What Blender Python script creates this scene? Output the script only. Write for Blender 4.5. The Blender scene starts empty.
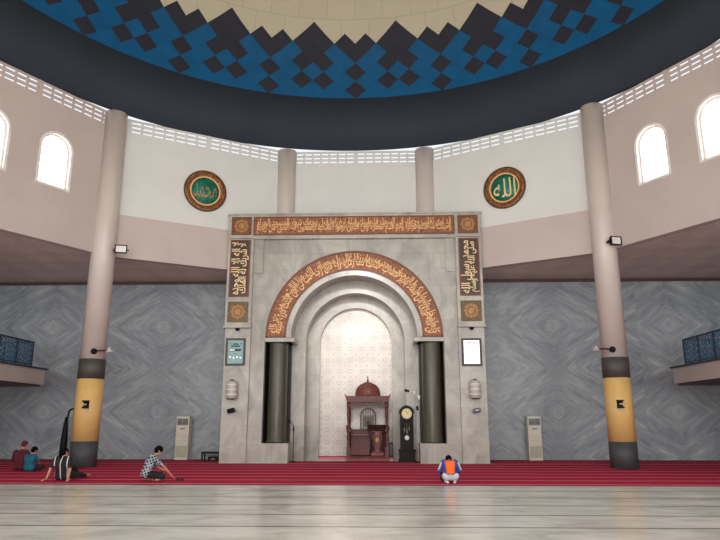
import bpy, bmesh, math, random
from mathutils import Vector, Matrix, Euler
random.seed(7)
PI = math.pi
scene = bpy.context.scene
COL = scene.collection
scene.view_settings.view_transform = 'Standard'
scene.view_settings.look = 'None'

# ------------------------------------------------------------------ materials
def lin(c):
    return tuple((v/255/12.92 if v/255 <= .04045 else ((v/255+.055)/1.055)**2.4) for v in c) + (1,)

class NT:
    """small helper round a node tree"""
    def __init__(s, name):
        s.m = bpy.data.materials.new(name); s.m.use_nodes = True
        s.t = s.m.node_tree; s.n = s.t.nodes; s.l = s.t.links
        s.b = s.n['Principled BSDF']
    def node(s, typ, **kw):
        n = s.n.new(typ)
        for k, v in kw.items(): setattr(n, k, v)
        return n
    def link(s, a, b): s.l.new(a, b)
    def put(s, sock, v):
        if hasattr(v, 'is_output'): s.l.new(v, sock)
        else: sock.default_value = v
    def math(s, op, a, b=0.0, c=0.0):
        n = s.node('ShaderNodeMath', operation=op)
        s.put(n.inputs[0], a); s.put(n.inputs[1], b); s.put(n.inputs[2], c)
        return n.outputs[0]
    def pos(s):
        g = s.node('ShaderNodeNewGeometry'); x = s.node('ShaderNodeSeparateXYZ')
        s.link(g.outputs['Position'], x.inputs[0]); return x.outputs
    def obj(s):
        g = s.node('ShaderNodeTexCoord'); x = s.node('ShaderNodeSeparateXYZ')
        s.link(g.outputs['Object'], x.inputs[0]); return x.outputs
    def xyz(s, a, b, c):
        n = s.node('ShaderNodeCombineXYZ')
        s.put(n.inputs[0], a); s.put(n.inputs[1], b); s.put(n.inputs[2], c); return n.outputs[0]
    def noise(s, vec, scale, detail=4, rough=.55, dist=0):
        n = s.node('ShaderNodeTexNoise'); s.link(vec, n.inputs['Vector'])
        n.inputs['Scale'].default_value = scale; n.inputs['Detail'].default_value = detail
        n.inputs['Roughness'].default_value = rough; n.inputs['Distortion'].default_value = dist
        return n.outputs['Fac']
    def ramp(s, fac, stops, mode='LINEAR'):
        n = s.node('ShaderNodeValToRGB'); n.color_ramp.interpolation = mode
        e = n.color_ramp.elements
        while len(e) < len(stops): e.new(.5)
        for i, (p, c) in enumerate(stops): e[i].position = p; e[i].color = c if len(c) == 4 else lin(c)
        s.put(n.inputs[0], fac); return n.outputs[0]
    def mix(s, fac, a, b, mode='MIX'):
        n = s.node('ShaderNodeMix', data_type='RGBA', blend_type=mode)
        s.put(n.inputs['Factor'], fac); s.put(n.inputs['A'], a); s.put(n.inputs['B'], b)
        return n.outputs['Result']
    def done(s, col, rough=.6, metal=0, spec=.5, bump=None, bump_s=.2):
        s.put(s.b.inputs['Base Color'], col); s.put(s.b.inputs['Roughness'], rough)
        s.put(s.b.inputs['Metallic'], metal); s.b.inputs['Specular IOR Level'].default_value = spec
        if bump is not None:
            b = s.node('ShaderNodeBump'); b.inputs['Strength'].default_value = bump_s; b.inputs['Distance'].default_value = .02
            s.link(bump, b.inputs['Height']); s.link(b.outputs[0], s.b.inputs['Normal'])
        return s.m

def plain(name, c, rough=.6, metal=0, var=.06, scale=3, spec=.5):
    t = NT(name); x = t.pos(); v = t.xyz(*x)
    f = t.noise(v, scale, 3)
    d = tuple(max(0, q*(1-var)) for q in c); u = tuple(min(255, q*(1+var)) for q in c)
    return t.done(t.ramp(f, [(.3, d), (.7, u)]), rough, metal, spec)

def emit(name, c, s):
    t = NT(name); t.b.inputs['Base Color'].default_value = lin(c)
    t.b.inputs['Emission Color'].default_value = lin(c); t.b.inputs['Emission Strength'].default_value = s
    return t.m

def mat_wall_marble():
    t = NT('grey_bookmatched_marble'); x, y, z = t.pos()
    x = t.math('ADD', t.math('ABSOLUTE', x), t.math('SUBTRACT', 29.5, y))
    u = t.math('PINGPONG', t.math('ADD', t.math('ABSOLUTE', x), 53-9.1), 2.65); w = t.math('PINGPONG', t.math('ADD', z, 39-2.1), 1.95)
    along = t.math('ADD', t.math('MULTIPLY', u, .59), t.math('MULTIPLY', w, .8))
    across = t.math('SUBTRACT', t.math('MULTIPLY', u, .6), t.math('MULTIPLY', w, .8))
    v = t.xyz(t.math('MULTIPLY', along, 2.4), t.math('MULTIPLY', across, .5), 0.0)
    nd = t.math('MULTIPLY', t.noise(t.xyz(x, z, 3.0), .7, 3), .55)
    v2 = t.xyz(t.math('MULTIPLY_ADD', along, 2.4, t.math('MULTIPLY', nd, 1.3)), t.math('MULTIPLY_ADD', across, .45, nd), t.math('MULTIPLY', t.math('FLOOR', t.math('DIVIDE', t.math('ADD', x, 40.0), 5.3)), 5.3))
    n1 = t.noise(v2, 1.5, 7, .66, .5)
    n2 = t.noise(t.xyz(x, z, y), .5, 4, .6)
    c = t.ramp(n1, [(.26, (104, 111, 118)), (.40, (140, 148, 154)), (.54, (162, 169, 174)), (.64, (176, 182, 186)), (.74, (212, 216, 217))])
    c = t.mix(.3, c, t.ramp(n2, [(.3, (118, 127, 134)), (.7, (164, 169, 172))]))
    n3 = t.noise(t.xyz(t.math('MULTIPLY', along, 9.0), t.math('MULTIPLY', across, .9), nd), 1.6, 5, .6, .3)
    c = t.mix(.34, c, t.ramp(n3, [(.34, (150, 150, 152)), (.5, (216, 216, 216)), (.62, (255, 255, 255))]), 'MULTIPLY')
    c = t.mix(t.math('MULTIPLY', t.math('GREATER_THAN', n3, .66), .25), c, lin((206, 212, 214)))
    br = t.node('ShaderNodeTexBrick'); br.offset = 0
    t.link(t.xyz(x, z, 0.0), br.inputs['Vector'])
    br.inputs['Color1'].default_value = (1, 1, 1, 1); br.inputs['Color2'].default_value = (.88, .89, .9, 1); br.inputs['Mortar'].default_value = (.7, .7, .7, 1)
    br.inputs['Scale'].default_value = 1; br.inputs['Brick Width'].default_value = 1.325; br.inputs['Row Height'].default_value = .65; br.inputs['Mortar Size'].default_value = .006
    c = t.mix(.8, c, br.outputs['Color'], 'MULTIPLY')
    return t.done(c, .3, 0, .5)

def mat_mihrab(name='beige_grey_marble', lo=(146, 142, 131), hi=(178, 173, 162)):
    t = NT(name); x, y, z = t.pos()
    v = t.xyz(t.math('ADD', x, t.math('MULTIPLY', y, .7)), t.math('MULTIPLY', z, .6), y)
    n1 = t.noise(v, 1.1, 6, .62, .8)
    br = t.node('ShaderNodeTexBrick')
    t.link(t.xyz(t.math('ADD', x, y), z, 0.0), br.inputs['Vector'])
    br.inputs['Color1'].default_value = (1, 1, 1, 1); br.inputs['Color2'].default_value = (.86, .86, .87, 1); br.inputs['Mortar'].default_value = (.74, .73, .7, 1)
    br.inputs['Scale'].default_value = 1; br.inputs['Brick Width'].default_value = 1.1; br.inputs['Row Height'].default_value = .74; br.inputs['Mortar Size'].default_value = .008
    c = t.ramp(n1, [(.32, lo), (.6, hi), (.75, (188, 184, 174))])
    return t.done(t.mix(.9, c, br.outputs['Color'], 'MULTIPLY'), .25, 0, .5)

def mat_floor():
    t = NT('polished_cream_marble'); x, y, z = t.pos()
    v = t.xyz(t.math('MULTIPLY', x, .55), y, 0.0)
    n1 = t.noise(v, 1.3, 7, .62, .7)
    c = t.ramp(n1, [(.28, (178, 175, 165)), (.48, (208, 206, 197)), (.7, (230, 228, 221))])
    # cross joints of the slabs, each strip with its own tone
    br = t.node('ShaderNodeTexBrick'); t.link(t.xyz(x, t.math('ADD', y, -.06+1.385*20), 0.0), br.inputs['Vector'])
    br.inputs['Color1'].default_value = (1, 1, 1, 1); br.inputs['Color2'].default_value = (.9, .9, .89, 1); br.inputs['Mortar'].default_value = (.88, .87, .85, 1)
    br.inputs['Scale'].default_value = 1; br.inputs['Brick Width'].default_value = 2.3; br.inputs['Row Height'].default_value = .6925; br.inputs['Mortar Size'].default_value = .006
    c = t.mix(.8, c, br.outputs['Color'], 'MULTIPLY')
    # dark inlaid prayer lines every 1.385 m
    d = t.math('PINGPONG', t.math('ADD', y, -10.9+1.385*20), .6925)
    line = t.math('LESS_THAN', d, .036)
    c = t.mix(line, c, lin((70, 66, 60)))
    rn = t.noise(v, 2.5, 3)
    r = t.math('MULTIPLY_ADD', rn, .12, .17)
    return t.done(c, r, 0, .5)

def mat_carpet():
    t = NT('crimson_carpet'); x, y, z = t.obj()
    n1 = t.noise(t.xyz(x, y, z), 60, 2)
    n2 = t.noise(t.xyz(t.math('MULTIPLY', x, .3), y, z), 1.2, 4)
    c = t.ramp(n2, [(.3, (164, 34, 62)), (.7, (188, 46, 76))])
    c = t.mix(t.math('MULTIPLY', n1, .25), c, lin((110, 16, 40)))
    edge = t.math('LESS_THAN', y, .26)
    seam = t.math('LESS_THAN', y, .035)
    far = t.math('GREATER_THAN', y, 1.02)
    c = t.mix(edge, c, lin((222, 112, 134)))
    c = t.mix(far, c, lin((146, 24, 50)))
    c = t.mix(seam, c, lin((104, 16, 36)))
    return t.done(c, .95, 0, .1)

def mat_niche():
    t = NT('white_ring_patterned_tile'); x, y, z = t.pos()
    def rings(ox, oz, P, r0, r1):
        a = t.math('SUBTRACT', t.math('FRACT', t.math('ADD', t.math('DIVIDE', t.math('ADD', x, ox), P), 50.0)), .5)
        b = t.math('SUBTRACT', t.math('FRACT', t.math('ADD', t.math('DIVIDE', t.math('ADD', z, oz), P), 50.0)), .5)
        d = t.math('SQRT', t.math('ADD', t.math('MULTIPLY', a, a), t.math('MULTIPLY', b, b)))
        return t.math('MULTIPLY', t.math('GREATER_THAN', d, r0), t.math('LESS_THAN', d, r1)), a, b
    P = .52
    r1, a, b = rings(0, 0, P, .12, .21)
    r2, _, _ = rings(P/2, P/2, P, .05, .10)
    man = t.math('ADD', t.math('ABSOLUTE', a), t.math('ABSOLUTE', b))
    dl = t.math('LESS_THAN', t.math('ABSOLUTE', t.math('SUBTRACT', man, .5)), .035)
    f = t.math('MINIMUM', t.math('ADD', t.math('ADD', r1, r2), t.math('MULTIPLY', dl, .6)), 1.0)
    n = t.noise(t.xyz(x, z, y), 1.2, 4)
    c = t.ramp(n, [(.3, (206, 198, 190)), (.7, (226, 220, 210))])
    return t.done(t.mix(t.math('MULTIPLY', f, .5), c, lin((160, 148, 136))), .35)

def mat_ornament(name, dark, gold, scale, metal=.25, th=.52):
    t = NT(name); o = t.node('ShaderNodeTexCoord')
    vo = t.node('ShaderNodeTexVoronoi', feature='DISTANCE_TO_EDGE'); t.link(o.outputs['Object'], vo.inputs['Vector']); vo.inputs['Scale'].default_value = scale
    n = t.noise(o.outputs['Object'], scale*.8, 3, .6, 2.5)
    f = t.math('ADD', t.math('MULTIPLY', vo.outputs['Distance'], .9), n)
    c = t.ramp(f, [(th-.08, dark), (th+.02, tuple((a+b)//2 for a, b in zip(dark, gold))), (th+.2, gold)])
    return t.done(c, .45, metal, .5, f, .4)

def mat_stripe_shirt():
    t = NT('black_white_striped_cloth'); x, y, z = t.obj()
    d = t.math('PINGPONG', t.math('ADD', x, .085), .085)
    f = t.math('GREATER_THAN', d, .072)
    return t.done(t.mix(f, lin((22, 22, 26)), lin((196, 192, 196))), .85)

def mat_check_shirt():
    t = NT('black_white_checked_cloth'); x, y, z = t.obj()
    a = t.math('LESS_THAN', t.math('PINGPONG', t.math('ADD', y, t.math('MULTIPLY', z, .35)), .036), .010)
    b = t.math('LESS_THAN', t.math('PINGPONG', t.math('SUBTRACT', z, t.math('MULTIPLY', y, .35)), .036), .010)
    e = t.math('LESS_THAN', t.math('PINGPONG', x, .045), .003)
    f = t.math('MINIMUM', t.math('ADD', t.math('MAXIMUM', a, e), b), 1.0)
    return t.done(t.mix(t.math('MULTIPLY', f, .85), lin((30, 32, 42)), lin((176, 180, 188))), .85)

def mat_soffit():
    t = NT('rosy_brown_soffit_tiles'); x, y, z = t.pos()
    a = t.math('ADD', x, y); b = t.math('SUBTRACT', x, y)
    ck = t.node('ShaderNodeTexChecker'); t.link(t.xyz(a, b, 0.0), ck.inputs['Vector']); ck.inputs['Scale'].default_value = .7
    ck.inputs['Color1'].default_value = lin((222, 200, 190)); ck.inputs['Color2'].default_value = lin((204, 178, 172))
    n = t.noise(t.xyz(x, y, z), .6, 3)
    return t.done(t.mix(.5, ck.outputs['Color'], t.ramp(n, [(.3, (196, 170, 162)), (.7, (222, 196, 186))])), .35)

def mat_dome_cream():
    t = NT('cream_dome_panels'); x, y, z = t.pos()
    ang = t.math('ARCTAN2', x, t.math('SUBTRACT', y, 14.72))
    br = t.node('ShaderNodeTexBrick'); t.link(t.xyz(t.math('MULTIPLY', ang, 12.0), z, 0.0), br.inputs['Vector'])
    br.inputs['Color1'].default_value = lin((194, 185, 160)); br.inputs['Color2'].default_value = lin((190, 181, 156)); br.inputs['Mortar'].default_value = lin((176, 168, 144))
    br.inputs['Scale'].default_value = 1; br.inputs['Brick Width'].default_value = 1.3; br.inputs['Row Height'].default_value = .9; br.inputs['Mortar Size'].default_value = .02
    return t.done(br.outputs['Color'], .8, 0, .2)

M = {}
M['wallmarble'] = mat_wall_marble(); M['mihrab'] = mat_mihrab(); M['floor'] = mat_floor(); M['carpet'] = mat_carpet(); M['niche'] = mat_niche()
M['mihrab2'] = mat_mihrab('pale_grey_marble', (152, 147, 137), (184, 179, 168))
M['beige'] = plain('rosy_beige_paint', (186, 171, 164), .6, var=.02, scale=.8)
M['column'] = plain('column_beige_paint', (196, 182, 174), .35, var=.02, scale=.8)
M['white'] = plain('white_plaster', (208, 207, 202), .7, var=.015, scale=.6)
M['ring'] = plain('charcoal_ring_paint', (50, 56, 66), .75, var=.04, scale=.5, spec=.2)
M['blue'] = plain('cobalt_blue_panel', (0, 80, 124), .6, var=.06, scale=1.5, spec=.25)
M['dark'] = plain('dark_plum_panel', (40, 40, 50), .6, var=.05, scale=1.5, spec=.25)
M['cream'] = mat_dome_cream(); M['soffit'] = mat_soffit()
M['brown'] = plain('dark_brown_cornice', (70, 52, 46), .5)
M['band'] = plain('dark_taupe_band', (72, 68, 66), .55, var=.03)
M['foot'] = plain('charcoal_column_foot', (66, 68, 70), .6, var=.04)
M['ochre'] = plain('ochre_laminate', (220, 180, 112), .35, var=.03)
M['olive'] = plain('dark_olive_column', (78, 74, 60), .3, var=.05)
M['recess_shade'] = plain('deep_brown_recess_shade', (40, 36, 32), .5)  # near-black tone that paints in the shade of the column notches
M['black'] = plain('black_metal', (18, 18, 20), .5, spec=.25)
M['blackwood'] = plain('black_lacquered_wood', (18, 15, 15), .5, spec=.2)
M['grey'] = plain('grey_metal', (150, 150, 148), .35, .6)
M['silver'] = plain('pale_grey_plastic', (186, 182, 172), .4)
M['lens'] = plain('frosted_lens', (214, 212, 204), .3)
M['pane'] = emit('daylit_frosted_glass', (255, 255, 255), 5.0)
M['frame'] = plain('white_window_frame', (222, 214, 208), .5)
M['copper'] = mat_ornament('copper_floral_relief', (92, 44, 24), (164, 106, 64), 16, .2, .56)
M['brownpanel'] = mat_ornament('brown_arabesque_relief', (84, 46, 30), (150, 98, 58), 18, .2, .62)
M['rim'] = plain('reddish_brown_rim', (112, 56, 36), .45)
M['umber'] = plain('dark_umber_panel', (62, 40, 32), .4, var=.12, scale=6)
M['gold'] = plain('gilded_lettering', (228, 178, 122), .4, .15, var=.08, scale=8)
M['goldpale'] = plain('pale_gilded_lettering', (228, 196, 146), .4, .1, var=.08, scale=8)
M['khaki'] = mat_ornament('khaki_star_relief', (84, 66, 44), (136, 108, 68), 14, .2, .62)
M['green'] = plain('emerald_enamel', (12, 100, 82), .45, var=.3, scale=9)
M['discrim'] = mat_ornament('bronze_medallion_rim', (86, 44, 24), (160, 104, 46), 9, .25, .60)
M['wood'] = plain('mahogany_wood', (90, 34, 28), .45, var=.16, scale=5)
M['woodlight'] = plain('reddish_brown_wood', (118, 52, 42), .35, var=.12, scale=4)
M['woodgrey'] = plain('brown_dome_wood', (104, 54, 44), .5, var=.12, scale=4)
M['wooddark'] = plain('dark_carved_wood', (62, 34, 30), .4, var=.16, scale=6)
M['ac'] = plain('cream_plastic', (206, 202, 184), .45, var=.02)
M['acgrille'] = plain('greyish_vent', (150, 150, 128), .5)
M['acdark'] = plain('dark_louvre', (52, 56, 58), .4)
M['navy'] = plain('navy_blue_metal', (18, 30, 56), .4)
M['lattice'] = plain('teal_blue_lattice', (58, 100, 128), .4, .1)
M['stargold'] = plain('aged_gold', (168, 120, 72), .45, .2, var=.1, scale=8)
M['skin'] = plain('brown_skin', (176, 124, 100), .55, var=.05, scale=9)
M['hair'] = plain('black_hair', (9, 8, 9), .9, spec=.1)
M['maroon'] = plain('maroon_cloth', (84, 22, 36), .9, var=.08, scale=6)
M['teal'] = plain('teal_cloth', (18, 92, 112), .9, var=.08, scale=6)
M['bluecloth'] = plain('royal_blue_cloth', (44, 76, 150), .8, var=.1, scale=6)
M['greycloth'] = plain('pale_grey_cloth', (186, 190, 198), .85, var=.08, scale=6)
M['orange'] = plain('fluorescent_orange_cloth', (255, 104, 36), .8, var=.03, scale=6)
M['darkcloth'] = plain('black_trouser_cloth', (24, 24, 30), .9)
M['stripe'] = mat_stripe_shirt(); M['check'] = mat_check_shirt()
M['sock'] = plain('white_sock', (214, 212, 214), .9)
M['eye'] = plain('dark_eye', (20, 14, 12), .3)
M['lip'] = plain('lip_skin', (150, 90, 80), .5)
M['teal_screen'] = emit('pale_teal_display', (126, 152, 152), .34)
M['white_screen'] = emit('white_backlit_display', (255, 253, 252), 1.0)
M['red'] = plain('red_ink', (206, 40, 50), .5)
M['inkgrey'] = plain('grey_ink', (148, 146, 150), .5)
M['inkdark'] = plain('dark_ink', (30, 52, 56), .5)
M['dial'] = plain('cream_dial', (226, 212, 156), .4, var=.03)
M['brass'] = plain('brass', (196, 160, 84), .3, .7)
M['whitepaint'] = plain('white_enamel', (228, 226, 220), .4, var=.02)

# ------------------------------------------------------------------ mesh builder
class MB:
    def __init__(s): s.v = []; s.f = []; s.mi = []; s.mi_now = 0; s.sm = []; s.smooth = False
    def add(s, vs, fs, mat=None):
        b = len(s.v); s.v += [tuple(q) for q in vs]
        for f in fs: s.f.append([b+i for i in f]); s.mi.append(s.mi_now if mat is None else mat); s.sm.append(s.smooth)
        return s
    def box(s, x0, x1, y0, y1, z0, z1, T=None):
        vs = [Vector((x, y, z)) for z in (z0, z1) for x, y in ((x0, y0), (x1, y0), (x1, y1), (x0, y1))]
        if T is not None: vs = [T @ q for q in vs]
        return s.add(vs, [(3, 2, 1, 0), (4, 5, 6, 7), (0, 1, 5, 4), (1, 2, 6, 5), (2, 3, 7, 6), (3, 0, 4, 7)])
    def bar(s, p, q, w, h=None, up=Vector((0, 0, 1))):
        p, q = Vector(p), Vector(q); h = w if h is None else h; d = (q-p).normalized()
        a = d.cross(up)
        if a.length < 1e-4: a = d.cross(Vector((1, 0, 0)))
        a.normalize(); b = a.cross(d).normalized(); a *= w/2; b *= h/2
        vs = [p-a-b, p+a-b, p+a+b, p-a+b, q-a-b, q+a-b, q+a+b, q-a+b]
        return s.add(vs, [(0, 1, 2, 3), (7, 6, 5, 4), (0, 4, 5, 1), (1, 5, 6, 2), (2, 6, 7, 3), (3, 7, 4, 0)])
    def tube(s, pts, r, n=12):
        pts = [Vector(p) for p in pts]; rs = r if isinstance(r, (list, tuple)) else [r]*len(pts)
        rings = []; prev = None; sm = s.smooth; s.smooth = True
        for i, p in enumerate(pts):
            d = (pts[min(i+1, len(pts)-1)]-pts[max(i-1, 0)]).normalized()
            a = d.cross(Vector((0, 0, 1))) if prev is None else prev-d*prev.dot(d)
            if a.length < 1e-4: a = d.cross(Vector((1, 0, 0)))
            a.normalize(); prev = a; b = d.cross(a)
            rings.append([p+(a*math.cos(2*PI*k/n)+b*math.sin(2*PI*k/n))*rs[i] for k in range(n)])
        vs = [q for rg in rings for q in rg]; fs = []
        for i in range(len(pts)-1):
            for k in range(n): fs.append((i*n+k, i*n+(k+1) % n, (i+1)*n+(k+1) % n, (i+1)*n+k))
        s.add(vs, fs); s.smooth = False
        s.add(rings[0], [tuple(range(n))[::-1]]); s.add(rings[-1], [tuple(range(n))]); s.smooth = sm
        return s
    def lathe(s, prof, c=(0, 0, 0), n=24, a0=0, a1=2*PI, T=None):
        full = abs(a1-a0-2*PI) < 1e-6; m = n if full else n+1; sm = s.smooth; s.smooth = True
        vs = []
        for r, z in prof:
            for k in range(m):
                a = a0+(a1-a0)*k/n; q = Vector((r*math.cos(a), r*math.sin(a), z))
                vs.append((T @ q if T is not None else q)+Vector(c))
        fs = []
        for i in range(len(prof)-1):
            for k in range(n):
                k2 = (k+1) % m; fs.append((i*m+k, i*m+k2, (i+1)*m+k2, (i+1)*m+k))
        s.add(vs, fs); s.smooth = False
        if full:
            if prof[0][0] > 1e-4: s.add(vs[:m], [tuple(range(m))[::-1]])
            if prof[-1][0] > 1e-4: s.add(vs[-m:], [tuple(range(m))])
        s.smooth = sm
        return s
    def panel(s, outer, holes, fn, d0, d1):
        """flat plate with holes: 2-D loops, fn(u, v, d) -> world, from depth d0 to d1"""
        bm = bmesh.new(); loops = [outer]+list(holes); es = []
        for lp in loops:
            vs = [bm.verts.new((u, v, 0)) for u, v in lp]
            es += [bm.edges.new((vs[i], vs[(i+1) % len(vs)])) for i in range(len(vs))]
        bmesh.ops.triangle_fill(bm, use_beauty=True, use_dissolve=False, edges=es)
        bm.verts.index_update(); V = [(v.co.x, v.co.y) for v in bm.verts]; F = []
        for f in bm.faces:
            F.append([v.index for v in f.verts][::(1 if f.normal.z > 0 else -1)])
        bm.free()
        s.add([fn(u, v, d0) for u, v in V], F); s.add([fn(u, v, d1) for u, v in V], [f[::-1] for f in F])
        for lp in loops:
            n = len(lp)
            s.add([fn(u, v, d0) for u, v in lp]+[fn(u, v, d1) for u, v in lp], [(i, (i+1) % n, n+(i+1) % n, n+i) for i in range(n)])
        return s
    def build(s, name, mats, parent=None, bevel=0, fix=True):
        me = bpy.data.meshes.new(name); me.from_pydata(s.v, [], s.f)
        if not isinstance(mats, (list, tuple)): mats = [mats]
        for m in mats: me.materials.append(M[m] if isinstance(m, str) else m)
        me.polygons.foreach_set('material_index', s.mi); me.polygons.foreach_set('use_smooth', s.sm)
        if fix:
            bm = bmesh.new(); bm.from_mesh(me); bmesh.ops.remove_doubles(bm, verts=bm.verts, dist=1e-5)
            bmesh.ops.recalc_face_normals(bm, faces=bm.faces); bm.to_mesh(me); bm.free()
        o = bpy.data.objects.new(name, me); COL.objects.link(o)
        if parent is not None: o.parent = parent
        if bevel:
            md = o.modifiers.new('bevel', 'BEVEL'); md.width = bevel; md.segments = 2; md.limit_method = 'ANGLE'
        return o

def tag(o, label=None, cat=None, group=None, kind=None):
    if label: o['label'] = label
    if cat: o['category'] = cat
    if group: o['group'] = group
    if kind: o['kind'] = kind
    return o
def thing(name, label, cat, loc=(0, 0, 0), rz=0, group=None):
    o = bpy.data.objects.new(name, None); COL.objects.link(o); o.location = loc; o.rotation_euler = (0, 0, rz)
    o.empty_display_size = .2
    return tag(o, label, cat, group)
def struct(o): o['kind'] = 'structure'; return o
def arc(cx, cz, r, a0, a1, n=40):
    return [(cx+r*math.cos(a0+(a1-a0)*i/n), cz+r*math.sin(a0+(a1-a0)*i/n)) for i in range(n+1)]
def XZ(u, v, d): return Vector((u, d, v))

# ------------------------------------------------------------------ Arabic lettering
_DUAL = dict(zip('بتثجحخسشصضطظعغفقكلمنهي', (0xFE8F, 0xFE95, 0xFE99, 0xFE9D, 0xFEA1, 0xFEA5, 0xFEB1, 0xFEB5, 0xFEB9, 0xFEBD, 0xFEC1, 0xFEC5, 0xFEC9, 0xFECD, 0xFED1, 0xFED5, 0xFED9, 0xFEDD, 0xFEE1, 0xFEE5, 0xFEE9, 0xFEF1)))
_RIGHT = dict(zip('اةدذرزوىأ', (0xFE8D, 0xFE93, 0xFEA9, 0xFEAB, 0xFEAD, 0xFEAF, 0xFEED, 0xFEEF, 0xFE83)))
def shape(t):
    t = t.replace('لا', '\x01'); out = []
    for i, c in enumerate(t):
        pv = i > 0 and t[i-1] in _DUAL; nx = i+1 < len(t) and (t[i+1] in _DUAL or t[i+1] in _RIGHT or t[i+1] == '\x01')
        if c == '\x01': out.append(chr(0xFEFC if pv else 0xFEFB))
        elif c in _RIGHT: out.append(chr(_RIGHT[c]+(1 if pv else 0)))
        elif c in _DUAL: out.append(chr(_DUAL[c]+(3 if pv and nx else 1 if pv else 2 if nx else 0)))
        else: out.append(c)
    return ''.join(out[::-1])
def text2d(t, w, h, bold=.03):
    """outline mesh of the words fitted to a w x h box centred on 0,0: verts, faces"""
    c = bpy.data.curves.new('lettering', 'FONT'); c.body = shape(t); c.resolution_u = 2; c.offset = bold; c.fill_mode = 'FRONT'
    o = bpy.data.objects.new('lettering', c); COL.objects.link(o)
    me = bpy.data.meshes.new_from_object(o.evaluated_get(bpy.context.evaluated_depsgraph_get()))
    V = [(q.co.x, q.co.y) for q in me.vertices]; F = [list(p.vertices) for p in me.polygons]
    bpy.data.objects.remove(o); bpy.data.curves.remove(c); bpy.data.meshes.remove(me)
    x0 = min(q[0] for q in V); x1 = max(q[0] for q in V); y0 = min(q[1] for q in V); y1 = max(q[1] for q in V)
    return [((a-x0)/(x1-x0)*w-w/2, (b-y0)/(y1-y0)*h-h/2) for a, b in V], F
def letters(name, lines, fn, mat, parent, bold=.03):
    """lines: (text, w, h, ox, oy); fn maps 2-D to the surface"""
    mb = MB()
    for t, w, h, ox, oy in lines:
        V, F = text2d(t, w, h, bold); mb.add([fn(a+ox, b+oy) for a, b in V], F)
    return mb.build(name, mat, parent, fix=False)

# ================================================================== SETTING
YC = 14.72; RR = 13.44; ZS = 8.19; ZR = 14.31; YW = 29.5
HALF = [(3.3, 28.41), (9.89, 24.61), (13.5, 18.34), (13.5, 11.1), (9.89, 4.83), (3.3, 1.03)]
RING = HALF+[(-x, y) for x, y in HALF[::-1]]      # clockwise seen from above

struct(MB().box(-21, 21, -6, 30, -.3, 0).build('floor', 'floor'))
struct(MB().box(-21, 21, YW, YW+.35, 0, ZS).build('wall_back', 'wallmarble'))
struct(MB().box(-21.2, -20.9, 16, 29.5, 0, ZS).build('wall_left', 'wallmarble'))
struct(MB().box(20.9, 21.2, 16, 29.5, 0, ZS).build('wall_right', 'wallmarble'))
mb = MB()
out = [(-21, -4), (21, -4), (21, 29.8), (-21, 29.8)]
mb.panel(out, [RING], lambda u, v, d: Vector((u, v, d)), ZS, ZS+.25)
struct(mb.build('ceiling_gallery_soffit', 'soffit'))
for nm, x0, x1 in (('trim_1', -20.9, -5.6), ('trim_2', 5.6, 20.9)):
    struct(MB().box(x0, x1, YW-.07, YW, ZS-.14, ZS).build(nm, 'brown'))

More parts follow.
